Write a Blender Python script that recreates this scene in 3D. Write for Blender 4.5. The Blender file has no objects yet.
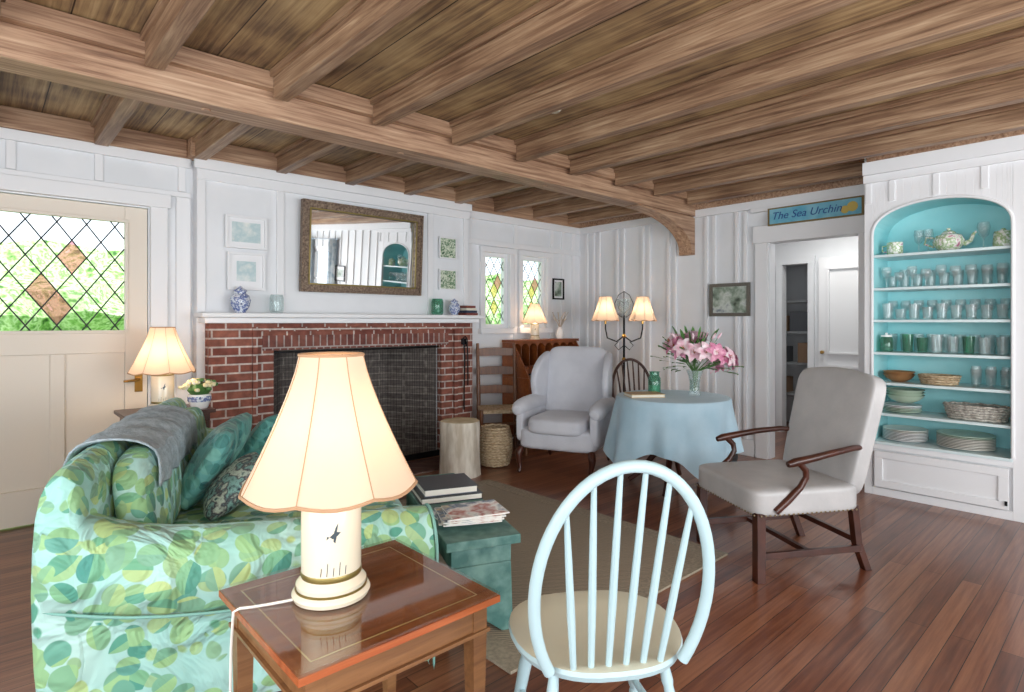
import bpy, bmesh, math, random
from mathutils import Vector, Matrix, Euler
random.seed(7)
R=math.radians
pi=math.pi
def lin(h):
    h=h.lstrip('#'); o=[]
    for i in (0,2,4):
        c=int(h[i:i+2],16)/255
        o.append(c/12.92 if c<=.04045 else ((c+.055)/1.055)**2.4)
    return (*o,1)
# ---------------- materials ----------------
def newmat(name):
    m=bpy.data.materials.new(name); m.use_nodes=True
    nt=m.node_tree; b=nt.nodes['Principled BSDF']
    return m,nt,b
def N(nt,t,**k):
    n=nt.nodes.new(t)
    for a,v in k.items(): setattr(n,a,v)
    return n
def ramp(nt,stops):
    r=N(nt,'ShaderNodeValToRGB'); e=r.color_ramp.elements
    e[0].position=stops[0][0]; e[0].color=lin(stops[0][1])
    e[1].position=stops[-1][0]; e[1].color=lin(stops[-1][1])
    for p,c in stops[1:-1]:
        x=e.new(p); x.color=lin(c)
    return r
def M(name,col,rough=.5,metal=0,col2=None,scale=8,bump=0,bscale=40,spec=.5,stretch=(1,1,1),sheen=0):
    m,nt,b=newmat(name); L=nt.links
    b.inputs['Base Color'].default_value=lin(col); b.inputs['Roughness'].default_value=rough
    b.inputs['Metallic'].default_value=metal; b.inputs['Specular IOR Level'].default_value=spec
    if sheen: b.inputs['Sheen Weight'].default_value=sheen
    tc=N(nt,'ShaderNodeTexCoord'); mp=N(nt,'ShaderNodeMapping'); mp.inputs['Scale'].default_value=stretch
    L.new(tc.outputs['Object'],mp.inputs[0])
    if col2:
        n=N(nt,'ShaderNodeTexNoise'); n.inputs['Scale'].default_value=scale; n.inputs['Detail'].default_value=5
        L.new(mp.outputs[0],n.inputs['Vector'])
        r=ramp(nt,[(.35,col),(.65,col2)]); L.new(n.outputs[0],r.inputs[0]); L.new(r.outputs[0],b.inputs['Base Color'])
    if bump:
        n=N(nt,'ShaderNodeTexNoise'); n.inputs['Scale'].default_value=bscale; n.inputs['Detail'].default_value=3
        L.new(mp.outputs[0],n.inputs['Vector'])
        bp=N(nt,'ShaderNodeBump'); bp.inputs['Strength'].default_value=bump; bp.inputs['Distance'].default_value=.01
        L.new(n.outputs[0],bp.inputs['Height']); L.new(bp.outputs[0],b.inputs['Normal'])
    return m
def wood(name,stops,axis='x',scale=1.0,rough=.4,big=.4,spec=.5,bigscale=1.8,cross=16,planks=None):
    m,nt,b=newmat(name); L=nt.links
    tc=N(nt,'ShaderNodeTexCoord'); mp=N(nt,'ShaderNodeMapping')
    s={'x':(1.2,cross,cross),'y':(cross,1.2,cross),'z':(cross,cross,1.2)}[axis]
    mp.inputs['Scale'].default_value=[k*scale for k in s]
    L.new(tc.outputs['Object'],mp.inputs[0])
    n=N(nt,'ShaderNodeTexNoise'); n.inputs['Scale'].default_value=1.6; n.inputs['Detail'].default_value=8; n.inputs['Roughness'].default_value=.62; n.inputs['Distortion'].default_value=.5
    L.new(mp.outputs[0],n.inputs['Vector'])
    r=ramp(nt,stops); 
    n2=N(nt,'ShaderNodeTexNoise'); n2.inputs['Scale'].default_value=bigscale; n2.inputs['Detail'].default_value=2
    L.new(tc.outputs['Object'],n2.inputs['Vector'])
    mx=N(nt,'ShaderNodeMix'); mx.inputs[0].default_value=big
    L.new(n.outputs[0],mx.inputs[2]); L.new(n2.outputs[0],mx.inputs[3]); L.new(mx.outputs[0],r.inputs[0])
    out=r.outputs[0]
    if planks:
        w=N(nt,'ShaderNodeSeparateXYZ'); L.new(tc.outputs['Object'],w.inputs[0])
        md=N(nt,'ShaderNodeMath',operation='PINGPONG'); L.new(w.outputs[0],md.inputs[0]); md.inputs[1].default_value=planks/2
        lt=N(nt,'ShaderNodeMath',operation='LESS_THAN'); L.new(md.outputs[0],lt.inputs[0]); lt.inputs[1].default_value=.003
        m2=N(nt,'ShaderNodeMix',data_type='RGBA'); L.new(lt.outputs[0],m2.inputs[0]); L.new(out,m2.inputs[6]); m2.inputs[7].default_value=lin('#2c1d12'); out=m2.outputs[2]
    L.new(out,b.inputs['Base Color']); b.inputs['Roughness'].default_value=rough; b.inputs['Specular IOR Level'].default_value=spec
    bp=N(nt,'ShaderNodeBump'); bp.inputs['Strength'].default_value=.15; bp.inputs['Distance'].default_value=.004
    L.new(n.outputs[0],bp.inputs['Height']); L.new(bp.outputs[0],b.inputs['Normal'])
    return m
def floor_mat():
    m,nt,b=newmat('floor_planks'); L=nt.links
    tc=N(nt,'ShaderNodeTexCoord')
    br=N(nt,'ShaderNodeTexBrick'); br.offset=.37; br.inputs['Scale'].default_value=1
    br.inputs['Brick Width'].default_value=1.9; br.inputs['Row Height'].default_value=.083
    br.inputs['Mortar Size'].default_value=.0016; br.inputs['Bias'].default_value=0
    br.inputs['Color1'].default_value=(0,0,0,1); br.inputs['Color2'].default_value=(1,1,1,1); br.inputs['Mortar'].default_value=(.5,.5,.5,1)
    L.new(tc.outputs['Object'],br.inputs['Vector'])
    mp=N(nt,'ShaderNodeMapping'); mp.inputs['Scale'].default_value=(1.5,30,1)
    L.new(tc.outputs['Object'],mp.inputs[0])
    n=N(nt,'ShaderNodeTexNoise'); n.inputs['Scale'].default_value=1.5; n.inputs['Detail'].default_value=8; n.inputs['Roughness'].default_value=.6
    L.new(mp.outputs[0],n.inputs['Vector'])
    mx=N(nt,'ShaderNodeMix'); mx.inputs[0].default_value=.28
    L.new(n.outputs[0],mx.inputs[2]); L.new(br.outputs['Color'],mx.inputs[3])
    r=ramp(nt,[(.2,'#462418'),(.45,'#74432d'),(.62,'#8f5c40'),(.95,'#b07b58')])
    L.new(mx.outputs[0],r.inputs[0])
    m2=N(nt,'ShaderNodeMix',data_type='RGBA'); L.new(br.outputs['Fac'],m2.inputs[0]); L.new(r.outputs[0],m2.inputs[6]); m2.inputs[7].default_value=lin('#22130c')
    L.new(m2.outputs[2],b.inputs['Base Color'])
    b.inputs['Roughness'].default_value=.3; b.inputs['Coat Weight'].default_value=.25; b.inputs['Coat Roughness'].default_value=.18
    return m
def brick_mat(name,c1,c2,mortar,bw=.2,rh=.068,ms=.007,rough=.8):
    m,nt,b=newmat(name); L=nt.links
    tc=N(nt,'ShaderNodeTexCoord'); sp=N(nt,'ShaderNodeSeparateXYZ'); L.new(tc.outputs['Object'],sp.inputs[0])
    ad=N(nt,'ShaderNodeMath',operation='ADD'); L.new(sp.outputs[0],ad.inputs[0]); L.new(sp.outputs[1],ad.inputs[1])
    cb=N(nt,'ShaderNodeCombineXYZ'); L.new(ad.outputs[0],cb.inputs[0]); L.new(sp.outputs[2],cb.inputs[1])
    br=N(nt,'ShaderNodeTexBrick'); br.inputs['Scale'].default_value=1
    br.inputs['Brick Width'].default_value=bw; br.inputs['Row Height'].default_value=rh; br.inputs['Mortar Size'].default_value=ms
    br.inputs['Color1'].default_value=lin(c1); br.inputs['Color2'].default_value=lin(c2); br.inputs['Mortar'].default_value=lin(mortar)
    L.new(cb.outputs[0],br.inputs['Vector']); 
    n=N(nt,'ShaderNodeTexNoise'); n.inputs['Scale'].default_value=18; n.inputs['Detail'].default_value=4; L.new(tc.outputs['Object'],n.inputs['Vector'])
    mx=N(nt,'ShaderNodeMix',data_type='RGBA',blend_type='MULTIPLY'); mx.inputs[0].default_value=.6
    r=ramp(nt,[(.3,'#8a8080'),(.7,'#ffffff')]); L.new(n.outputs[0],r.inputs[0])
    L.new(br.outputs['Color'],mx.inputs[6]); L.new(r.outputs[0],mx.inputs[7]); L.new(mx.outputs[2],b.inputs['Base Color'])
    bp=N(nt,'ShaderNodeBump',invert=True); bp.inputs['Strength'].default_value=.6; bp.inputs['Distance'].default_value=.006
    L.new(br.outputs['Fac'],bp.inputs['Height']); L.new(bp.outputs[0],b.inputs['Normal']); b.inputs['Roughness'].default_value=rough
    return m
def leaf_mat(name,bg,bg2,cols,scale=8.5,seed=0,size=(.075,.036,.045),layers=2):
    m,nt,b=newmat(name); L=nt.links
    tc=N(nt,'ShaderNodeTexCoord')
    prev=None
    nb=N(nt,'ShaderNodeTexNoise'); nb.inputs['Scale'].default_value=3; L.new(tc.outputs['Object'],nb.inputs['Vector'])
    rb=ramp(nt,[(.35,bg),(.65,bg2)]); L.new(nb.outputs[0],rb.inputs[0]); prev=rb.outputs[0]
    for k in range(layers):
        mp=N(nt,'ShaderNodeMapping'); mp.inputs['Location'].default_value=(seed+k*3.3,k*1.7,k*2.9); L.new(tc.outputs['Object'],mp.inputs[0])
        vo=N(nt,'ShaderNodeTexVoronoi'); vo.inputs['Scale'].default_value=scale*(1+.12*k); vo.inputs['Randomness'].default_value=.5
        L.new(mp.outputs[0],vo.inputs['Vector'])
        sb=N(nt,'ShaderNodeVectorMath',operation='SUBTRACT'); L.new(mp.outputs[0],sb.inputs[0]); L.new(vo.outputs['Position'],sb.inputs[1])
        sc=N(nt,'ShaderNodeVectorMath',operation='SCALE'); sc.inputs['Scale'].default_value=6.28; L.new(vo.outputs['Color'],sc.inputs[0])
        ro=N(nt,'ShaderNodeVectorRotate',rotation_type='EULER_XYZ'); L.new(sb.outputs[0],ro.inputs['Vector']); L.new(sc.outputs[0],ro.inputs['Rotation'])
        dv=N(nt,'ShaderNodeVectorMath',operation='DIVIDE'); L.new(ro.outputs[0],dv.inputs[0]); dv.inputs[1].default_value=size
        s3=N(nt,'ShaderNodeSeparateXYZ'); L.new(dv.outputs[0],s3.inputs[0])
        sq=N(nt,'ShaderNodeMath',operation='MULTIPLY'); L.new(s3.outputs[0],sq.inputs[0]); L.new(s3.outputs[0],sq.inputs[1])
        cb=N(nt,'ShaderNodeCombineXYZ'); L.new(s3.outputs[1],cb.inputs[1]); L.new(s3.outputs[2],cb.inputs[2])
        ln=N(nt,'ShaderNodeVectorMath',operation='LENGTH'); L.new(cb.outputs[0],ln.inputs[0])
        ad=N(nt,'ShaderNodeMath',operation='ADD'); L.new(sq.outputs[0],ad.inputs[0]); L.new(ln.outputs['Value'],ad.inputs[1])
        lt=N(nt,'ShaderNodeMapRange'); lt.inputs['From Min'].default_value=1.0; lt.inputs['From Max'].default_value=.93; L.new(ad.outputs[0],lt.inputs[0])
        sx=N(nt,'ShaderNodeSeparateXYZ'); L.new(vo.outputs['Color'],sx.inputs[0])
        gt=N(nt,'ShaderNodeMath',operation='GREATER_THAN'); L.new(s3.outputs[1],gt.inputs[0]); gt.inputs[1].default_value=0
        mu=N(nt,'ShaderNodeMath',operation='MULTIPLY_ADD'); L.new(gt.outputs[0],mu.inputs[0]); mu.inputs[1].default_value=.22; L.new(sx.outputs[k],mu.inputs[2])
        rc=ramp(nt,[(i/(len(cols)-1),c) for i,c in enumerate(cols)]); L.new(mu.outputs[0],rc.inputs[0])
        mx=N(nt,'ShaderNodeMix',data_type='RGBA'); L.new(lt.outputs[0],mx.inputs[0]); L.new(prev,mx.inputs[6]); L.new(rc.outputs[0],mx.inputs[7]); prev=mx.outputs[2]
    L.new(prev,b.inputs['Base Color']); b.inputs['Roughness'].default_value=.6; b.inputs['Sheen Weight'].default_value=.1
    n=N(nt,'ShaderNodeTexNoise'); n.inputs['Scale'].default_value=5; n.inputs['Detail'].default_value=3; n.inputs['Distortion'].default_value=1.2
    L.new(tc.outputs['Object'],n.inputs['Vector'])
    bp=N(nt,'ShaderNodeBump'); bp.inputs['Strength'].default_value=.8; bp.inputs['Distance'].default_value=.08
    L.new(n.outputs[0],bp.inputs['Height']); L.new(bp.outputs[0],b.inputs['Normal'])
    return m
def glass(name,col='#ffffff',lo=.05,hi=.35,rough=.05,dif=None):
    m=bpy.data.materials.new(name); m.use_nodes=True; nt=m.node_tree; nt.nodes.clear(); L=nt.links
    o=N(nt,'ShaderNodeOutputMaterial'); t=N(nt,'ShaderNodeBsdfTransparent'); t.inputs[0].default_value=lin(col)
    src=t.outputs[0]
    if dif:
        d=N(nt,'ShaderNodeBsdfDiffuse'); d.inputs[0].default_value=lin(dif[0]); mm=N(nt,'ShaderNodeMixShader'); mm.inputs[0].default_value=dif[1]
        L.new(src,mm.inputs[1]); L.new(d.outputs[0],mm.inputs[2]); src=mm.outputs[0]
    if hi<=0:
        L.new(src,o.inputs[0]); return m
    g=N(nt,'ShaderNodeBsdfGlossy'); g.inputs['Roughness'].default_value=rough
    lw=N(nt,'ShaderNodeLayerWeight'); lw.inputs[0].default_value=.25
    mr=N(nt,'ShaderNodeMapRange'); mr.inputs['To Min'].default_value=lo; mr.inputs['To Max'].default_value=hi
    L.new(lw.outputs['Facing'],mr.inputs[0])
    mx=N(nt,'ShaderNodeMixShader'); L.new(mr.outputs[0],mx.inputs[0]); L.new(src,mx.inputs[1]); L.new(g.outputs[0],mx.inputs[2]); L.new(mx.outputs[0],o.inputs[0])
    return m
def shade_mat(name,col):
    m=bpy.data.materials.new(name); m.use_nodes=True; nt=m.node_tree; nt.nodes.clear(); L=nt.links
    o=N(nt,'ShaderNodeOutputMaterial'); d=N(nt,'ShaderNodeBsdfDiffuse'); d.inputs[0].default_value=lin(col)
    t=N(nt,'ShaderNodeBsdfTranslucent'); t.inputs[0].default_value=lin('#f6dcc6')
    mx=N(nt,'ShaderNodeMixShader'); mx.inputs[0].default_value=.36
    L.new(d.outputs[0],mx.inputs[1]); L.new(t.outputs[0],mx.inputs[2]); L.new(mx.outputs[0],o.inputs[0])
    return m
def multi_mat(name,cols,scale=10,rough=.5):
    m,nt,b=newmat(name); L=nt.links
    tc=N(nt,'ShaderNodeTexCoord'); n=N(nt,'ShaderNodeTexNoise'); n.inputs['Scale'].default_value=scale; n.inputs['Detail'].default_value=4
    L.new(tc.outputs['Object'],n.inputs['Vector'])
    k=len(cols); r=ramp(nt,[(.3+.4*i/(k-1),c) for i,c in enumerate(cols)]); L.new(n.outputs[0],r.inputs[0]); L.new(r.outputs[0],b.inputs['Base Color'])
    b.inputs['Roughness'].default_value=rough
    return m

# ---------------- builder ----------------
class B:
    def __init__(s,name,*mats):
        s.name=name; s.bm=bmesh.new(); s.mats=mats; s.T=Matrix()
    def v(s,p): return s.bm.verts.new(s.T@Vector(p))
    def f(s,vs,m=0):
        try:
            f=s.bm.faces.new(vs); f.material_index=m; f.smooth=True; return f
        except Exception: return None
    def poly(s,pts,m=0): return s.f([s.v(p) for p in pts],m)
    def box(s,x0,x1,y0,y1,z0,z1,m=0):
        v=[s.v((x,y,z)) for z in (z0,z1) for y in (y0,y1) for x in (x0,x1)]
        for q in ((0,2,3,1),(4,5,7,6),(0,1,5,4),(2,6,7,3),(0,4,6,2),(1,3,7,5)): s.f([v[i] for i in q],m)
    def frame(s,a0,a1,b0,b1,t,c0,c1,m=0,ax='xy'):
        for (p0,p1,q0,q1) in ((a0,a1,b1-t,b1),(a0,a1,b0,b0+t),(a0,a0+t,b0+t,b1-t),(a1-t,a1,b0+t,b1-t)):
            if ax=='xy': s.box(p0,p1,q0,q1,c0,c1,m)
            elif ax=='xz': s.box(p0,p1,c0,c1,q0,q1,m)
            else: s.box(c0,c1,p0,p1,q0,q1,m)
    def lathe(s,prof,c=(0,0,0),m=0,seg=28,fr=None):
        rings=[]
        for r,z in prof:
            if r<1e-5: rings.append([s.v((c[0],c[1],c[2]+z))])
            else:
                ring=[]
                for i in range(seg):
                    a=2*pi*i/seg; rr=r*(fr(a) if fr else 1)
                    ring.append(s.v((c[0]+rr*math.cos(a),c[1]+rr*math.sin(a),c[2]+z)))
                rings.append(ring)
        for A,C in zip(rings,rings[1:]):
            for i in range(seg):
                j=(i+1)%seg
                if len(A)==1 and len(C)==1: continue
                if len(A)==1: s.f([A[0],C[j],C[i]][::-1],m)
                elif len(C)==1: s.f([A[i],A[j],C[0]],m)
                else: s.f([A[i],A[j],C[j],C[i]],m)
    def loft(s,rings,m=0,cap=True,closed=True,loop=False):
        V=[[s.v(p) for p in r] for r in rings]; n=len(V[0])
        pairs=list(zip(V,V[1:]))
        if loop: pairs.append((V[-1],V[0]))
        for A,C in pairs:
            for i in range(n if closed else n-1):
                j=(i+1)%n; s.f([A[i],A[j],C[j],C[i]],m)
        if cap and closed and not loop:
            s.f(V[0][::-1],m); s.f(V[-1],m)
    def tube(s,pts,r,m=0,seg=8,closed=False,flat=1.0):
        P=[Vector(p) for p in pts]; n=len(P)
        rr=r if isinstance(r,(list,tuple)) else [r]*n
        up=None; rings=[]
        for i in range(n):
            if closed: t=(P[(i+1)%n]-P[i-1])
            else: t=P[min(i+1,n-1)]-P[max(i-1,0)]
            if t.length<1e-9: t=Vector((0,0,1))
            t.normalize()
            if up is None:
                up=Vector((0,0,1)) if abs(t.z)<.9 else Vector((1,0,0))
            x=(up-t*up.dot(t)); 
            if x.length<1e-6: x=Vector((1,0,0))
            x.normalize(); up=x; y=t.cross(x)
            ring=[]
            for k in range(seg):
                a=2*pi*k/seg+pi/seg
                ring.append(P[i]+rr[i]*(x*math.cos(a)+y*math.sin(a)*flat))
            rings.append(ring)
        s.loft(rings,m,cap=True,loop=closed)
    def rbox(s,c,size,e=5,rot=None,m=0,n=10,fn=None):
        d={}; Q=Matrix() if rot is None else Euler(rot).to_matrix().to_4x4()
        C=Vector(c)
        def gv(p):
            k=tuple(round(a,4) for a in p)
            if k not in d:
                w=(abs(p[0])**e+abs(p[1])**e+abs(p[2])**e)**(1/e)
                q=Vector(p)/w
                if fn: q=Vector(fn(q))
                q=Vector((q.x*size[0]/2,q.y*size[1]/2,q.z*size[2]/2))
                d[k]=s.v(C+(Q@q))
            return d[k]
        def g(i):
            a=(2*i/n-1); return math.copysign(abs(a)**.8,a) if a else 0
        for ax in range(3):
            for sg in (-1,1):
                for i in range(n):
                    for j in range(n):
                        q=[]
                        for a,b_ in ((i,j),(i+1,j),(i+1,j+1),(i,j+1)):
                            p=[0,0,0]; p[ax]=sg; p[(ax+1)%3]=g(a); p[(ax+2)%3]=g(b_); q.append(gv(p))
                        if sg<0: q=q[::-1]
                        s.f(q,m)
    def prism(s,out,plane,a,b,m=0):
        def mk(p,t):
            return {'xy':(p[0],p[1],t),'xz':(p[0],t,p[1]),'yz':(t,p[0],p[1])}[plane]
        A=[s.v(mk(p,a)) for p in out]; C=[s.v(mk(p,b)) for p in out]; n=len(out)
        s.f(A[::-1],m); s.f(C,m)
        for i in range(n): s.f([A[i],A[(i+1)%n],C[(i+1)%n],C[i]],m)
    def finish(s,loc=(0,0,0),rz=0,bevel=0,sub=0,solid=0,parent=None,seg=2):
        bmesh.ops.recalc_face_normals(s.bm,faces=s.bm.faces)
        me=bpy.data.meshes.new(s.name); s.bm.to_mesh(me); s.bm.free()
        for m in s.mats: me.materials.append(m)
        me.set_sharp_from_angle(angle=R(38))
        ob=bpy.data.objects.new(s.name,me); bpy.context.scene.collection.objects.link(ob)
        ob.location=loc; ob.rotation_euler=(0,0,rz)
        if solid:
            md=ob.modifiers.new('solid','SOLIDIFY'); md.thickness=solid
        if bevel:
            md=ob.modifiers.new('bevel','BEVEL'); md.width=bevel; md.segments=seg; md.limit_method='ANGLE'; md.angle_limit=R(50); md.harden_normals=False
        if sub:
            md=ob.modifiers.new('sub','SUBSURF'); md.levels=sub; md.render_levels=sub
        if parent: ob.parent=parent
        return ob
def face(dx,dy): return math.atan2(dx,-dy)
def wallgrid(b,axis,pos0,pos1,a0,a1,z0,z1,ops,m=0):
    A=sorted({a0,a1,*[o[0] for o in ops],*[o[1] for o in ops]}); Z=sorted({z0,z1,*[o[2] for o in ops],*[o[3] for o in ops]})
    for i in range(len(A)-1):
        for j in range(len(Z)-1):
            ca=(A[i]+A[i+1])/2; cz=(Z[j]+Z[j+1])/2
            if any(o[0]<ca<o[1] and o[2]<cz<o[3] for o in ops): continue
            if axis=='x': b.box(A[i],A[i+1],pos0,pos1,Z[j],Z[j+1],m)
            else: b.box(pos0,pos1,A[i],A[i+1],Z[j],Z[j+1],m)
TY=lambda x,z,y: Matrix(((1,0,0,x),(0,0,-1,y),(0,1,0,z),(0,0,0,1)))
TX=lambda y,z,x: Matrix(((0,0,-1,x),(-1,0,0,y),(0,1,0,z),(0,0,0,1)))

# ---------------- palette ----------------
white=M('painted_white_wall','#e0e3e6',.55,col2='#e9ebee',scale=2)
trimw=M('white_trim_paint','#eaebed',.45)
cream=M('cream_door_paint','#e4dacc',.5)
joist_m=wood('joist_wood',[(.3,'#553a2a'),(.43,'#7f6049'),(.55,'#a18266'),(.68,'#c2a688')],'y',1,.5,.25,cross=30)
beam_m=wood('beam_wood',[(.3,'#664836'),(.43,'#916f57'),(.55,'#b29074'),(.68,'#ccae92')],'x',1,.5,.25,cross=30)
ceil_m=wood('ceiling_panel_wood',[(.32,'#4a392a'),(.42,'#7a624b'),(.52,'#a48963'),(.66,'#c6ac82')],'y',.8,.55,.4,bigscale=3.2,cross=34,planks=.305)
floor_m=floor_mat()
brick=brick_mat('red_brick','#83473b','#a06452','#d4c8c0')
brickin=brick_mat('firebox_brick','#67605c','#7e756f','#989088',.2,.068,.006)
dark=M('dark_wood','#35180f',.3,col2='#4c261a',scale=10)
oak=wood('oak_brown',[(.3,'#4a2c1a'),(.5,'#6e452a'),(.7,'#8a5c38')],'z',1.3,.4)
brass=M('brass','#b08a4a',.3,1)
iron=M('black_iron','#1c1c1e',.45,.7)
lead=M('lead_came','#2a2c2e',.5,.3)
upl=M('grey_upholstery','#c2c4cc',.85,col2='#ced0d7',scale=4,bump=.15,bscale=60,sheen=.2)
upl2=M('pale_grey_leather','#aaa9a9',.42,col2='#b9b7b6',scale=5,bump=.1,bscale=50)
linen=M('pale_blue_linen','#a3c2d2',.8,col2='#b2cddb',scale=5,bump=.1,bscale=80,sheen=.2)
wpaint=M('white_chair_paint','#b0cad0',.35)
seatc=M('cream_seat_paint','#ccc9b4',.4)
ceram=M('ivory_ceramic','#e2d8c2',.15)
gold=M('gilt_band','#8a7a46',.35,.6)
glassm=glass('clear_glass','#f6fbfb',lo=.03,hi=.22,dif=('#f4fafa',.12)); glassg=glass('green_glass','#b8e0d2',lo=.04,hi=.25,dif=('#9fd0bc',.1))
china=M('white_china','#f0f0ee',.12)
bluewhite=multi_mat('blue_white_china',['#1d3673','#e9eef5','#33529a','#f2f4f8'],30,.15)
floral=multi_mat('floral_china',['#f4f2ec','#f4f2ec','#8fae70','#f4f2ec','#b8708a'],24,.15)
leafm=M('green_leaf','#3f6b35',.5,col2='#5f8d4a',scale=12)
aqua=M('aqua_cabinet_interior','#96dbe0',.5,col2='#aae4e7',scale=3)
shade_m=shade_mat('lampshade_silk','#e6d3be')
shtrim=M('shade_trim','#bd9674',.6)
wick=M('wicker','#a48a68',.8,col2='#d8c4a4',scale=40,bump=1,bscale=60,stretch=(1,1,3))
wickw=M('white_wicker','#d8d4ca',.8,col2='#9a948a',scale=50,bump=1,bscale=60)

# ---------------- room shell ----------------
b=B('floor',floor_m); b.box(-1.9,8.2,-2.9,5.3,-.1,0); b.finish()
b=B('ceiling',ceil_m); b.box(-1.9,5.87,-2.9,5.12,2.74,2.82)
b.finish()
b=B('wall_fireplace',white)
wallgrid(b,'x',5.0,5.12,-1.9,1.22,0,2.74,[(-.15,.92,0,2.19)])
wallgrid(b,'x',5.0,5.12,3.85,5.87,0,2.74,[(4.13,4.5,1.28,2.13),(4.71,5.11,1.28,2.13)])
b.finish()
b=B('wall_chimney_breast',white,brickin)
wallgrid(b,'x',4.9,5.12,1.22,3.85,0,2.74,[(1.77,3.44,0,1.12)])
b.box(1.74,1.765,4.905,5.5,0,1.15,1); b.box(3.445,3.47,4.905,5.5,0,1.15,1); b.box(1.74,3.47,5.42,5.5,0,1.15,1); b.box(1.765,3.445,4.905,5.5,1.115,1.15,1)
b.box(1.77,3.44,4.9,5.45,-.0,.004,1)
b.prism([(1.766,4.907),(1.766,5.42),(2.05,5.42)],'xy',0.005,1.114,1); b.prism([(3.444,4.907),(3.444,5.42),(3.16,5.42)],'xy',0.005,1.114,1)
b.finish()
b=B('wall_doorway',white)
wallgrid(b,'y',5.75,5.87,1.5,5.0,0,2.74,[(1.74,2.53,0,2.13)]); b.finish()
b=B('wall_right',white)
wallgrid(b,'y',5.2,5.32,-2.8,.46,0,2.74,[(-2.3,-1.3,.9,2.1)])
b.finish()
b=B('wall_rear',white); wallgrid(b,'x',-2.9,-2.8,-1.9,5.32,0,2.74,[(-1.2,4.6,.6,2.4)]); b.finish()
b=B('wall_left',white); wallgrid(b,'y',-1.9,-1.8,-2.8,5.0,0,2.74,[(-2.2,2.6,.6,2.4)]); b.finish()
b=B('wall_hall',white)
wallgrid(b,'y',7.3,7.4,.9,4.0,0,2.5,[(2.75,3.05,0,2.05)])
b.box(5.87,7.3,3.3,3.4,0,2.5); b.box(5.87,7.3,1.35,1.45,0,2.5)
b.box(7.4,8.2,2.55,2.62,0,2.5); b.box(7.4,8.2,3.5,3.57,0,2.5); b.box(8.1,8.2,2.62,3.5,0,2.5)
for q in ((2.68,2.75),(3.05,3.12)): b.box(7.27,7.3,q[0],q[1],0,2.05)
b.box(7.265,7.3,2.67,3.13,2.05,2.14)
b.finish()
b=B('ceiling_hall',trimw); b.box(5.87,8.2,1.35,3.6,2.5,2.58); b.finish()
b=B('beam_main',beam_m)
b.box(-1.8,5.75,3.32,3.52,2.49,2.64)
b.box(-1.8,5.75,3.27,3.57,2.64,2.735)
pts=[(5.745,2.488),(4.7,2.488)]
for i in range(13):
    a=pi/2*(1-i/12); pts.append((4.7+.98*math.cos(a),2.12+.36*math.sin(a)))
pts.append((5.68,2.08)); pts.append((5.745,2.08))
b.prism(pts,'xz',3.34,3.50)
for x in (.9,2.1,3.5): b.lathe([(0,-.006),(.022,-.006),(.024,0)],(x,3.42,2.49),0,12)
b.finish(bevel=.008)
b=B('ceiling_joists',joist_m)
for k in range(-3,10):
    x=.02+.61*k
    y0=-2.8 if x<5.2 else 1.5
    for (ya,yb) in ((y0,3.27),(3.57,4.95)):
        b.box(x-.042,x+.042,ya,yb,2.585,2.70); b.box(x-.062,x+.062,ya,yb,2.70,2.739)
b.finish(bevel=.005)
b=B('trim_ceiling_wood',beam_m)
b.box(-1.8,1.17,4.95,4.999,2.6,2.739); b.box(1.17,3.9,4.85,4.899,2.6,2.739); b.box(3.9,5.7,4.95,4.999,2.56,2.739)
b.box(5.7,5.749,1.53,4.99,2.56,2.739); b.box(5.12,5.16,-2.8,1.5,2.6,2.739); b.box(1.17,1.219,4.9,4.999,2.6,2.739)
b.finish(bevel=.006)
b=B('trim_battens',trimw)
def batY(x,z0,z1,w=.05,y=5.0,t=.018): b.box(x-w/2,x+w/2,y-t,y-.0005,z0,z1)
def batX(y,z0,z1,w=.05,x=5.75,t=.018): b.box(x-t,x-.0005,y-w/2,y+w/2,z0,z1)
b.box(-1.8,1.2,4.97,4.999,2.53,2.6); b.box(1.2,3.87,4.865,4.899,2.52,2.6); b.box(3.87,5.74,4.965,4.999,2.48,2.56)
b.box(5.715,5.749,1.54,4.96,2.48,2.56)
for x in (-.6,.15,.62,1.14): batY(x,2.345,2.53)
b.box(.93,1.04,4.96,4.999,0,2.2); b.box(-.26,-.16,4.96,4.999,0,2.2); b.box(-.28,1.06,4.95,4.999,2.2,2.3); b.box(1.1,1.2,4.975,4.999,0,2.3); b.box(-1.8,1.2,4.98,4.9985,2.302,2.34)
for x in (1.25,1.85,3.35,3.80): batY(x,1.425,2.44,.06,4.9)
b.box(1.22,3.85,4.878,4.899,2.44,2.519)
for x in (3.93,4.61,5.22,5.42,5.62): batY(x,.16,2.2); batY(x,2.26,2.48)
b.box(3.86,5.74,4.972,4.999,2.2,2.26)
for x0,x1 in ((4.13,4.5),(4.71,5.11)):
    b.box(x0-.06,x0,4.96,4.9985,1.285,2.129); b.box(x1,x1+.06,4.96,4.9985,1.285,2.129); b.box(x0-.065,x1+.065,4.955,4.9985,2.13,2.192); b.box(x0-.08,x1+.08,4.93,4.9985,1.22,1.28)
ys=[4.86,4.75,4.66,4.38,4.29,4.01,3.92,3.66,3.58,3.2,3.11,2.86,2.77]
for yy in ys: batX(yy,.165,2.475,.035,5.75,.028)
b.box(5.71,5.749,2.54,2.66,0,2.13); b.box(5.71,5.749,1.62,1.735,0,2.13); b.box(5.70,5.749,1.54,2.68,2.13,2.3); b.box(5.69,5.749,1.54,2.7,2.44,2.478)
for i in range(12):
    yy=-2.7+i*.28
    if yy<.45:
        if -2.4<yy<-1.2: batX(yy,.165,.84,.05,5.2); batX(yy,2.16,2.475,.05,5.2)
        else: batX(yy,.165,2.475,.05,5.2)
b.box(5.165,5.199,-2.8,.455,2.48,2.6)
b.finish(bevel=.003)
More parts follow.
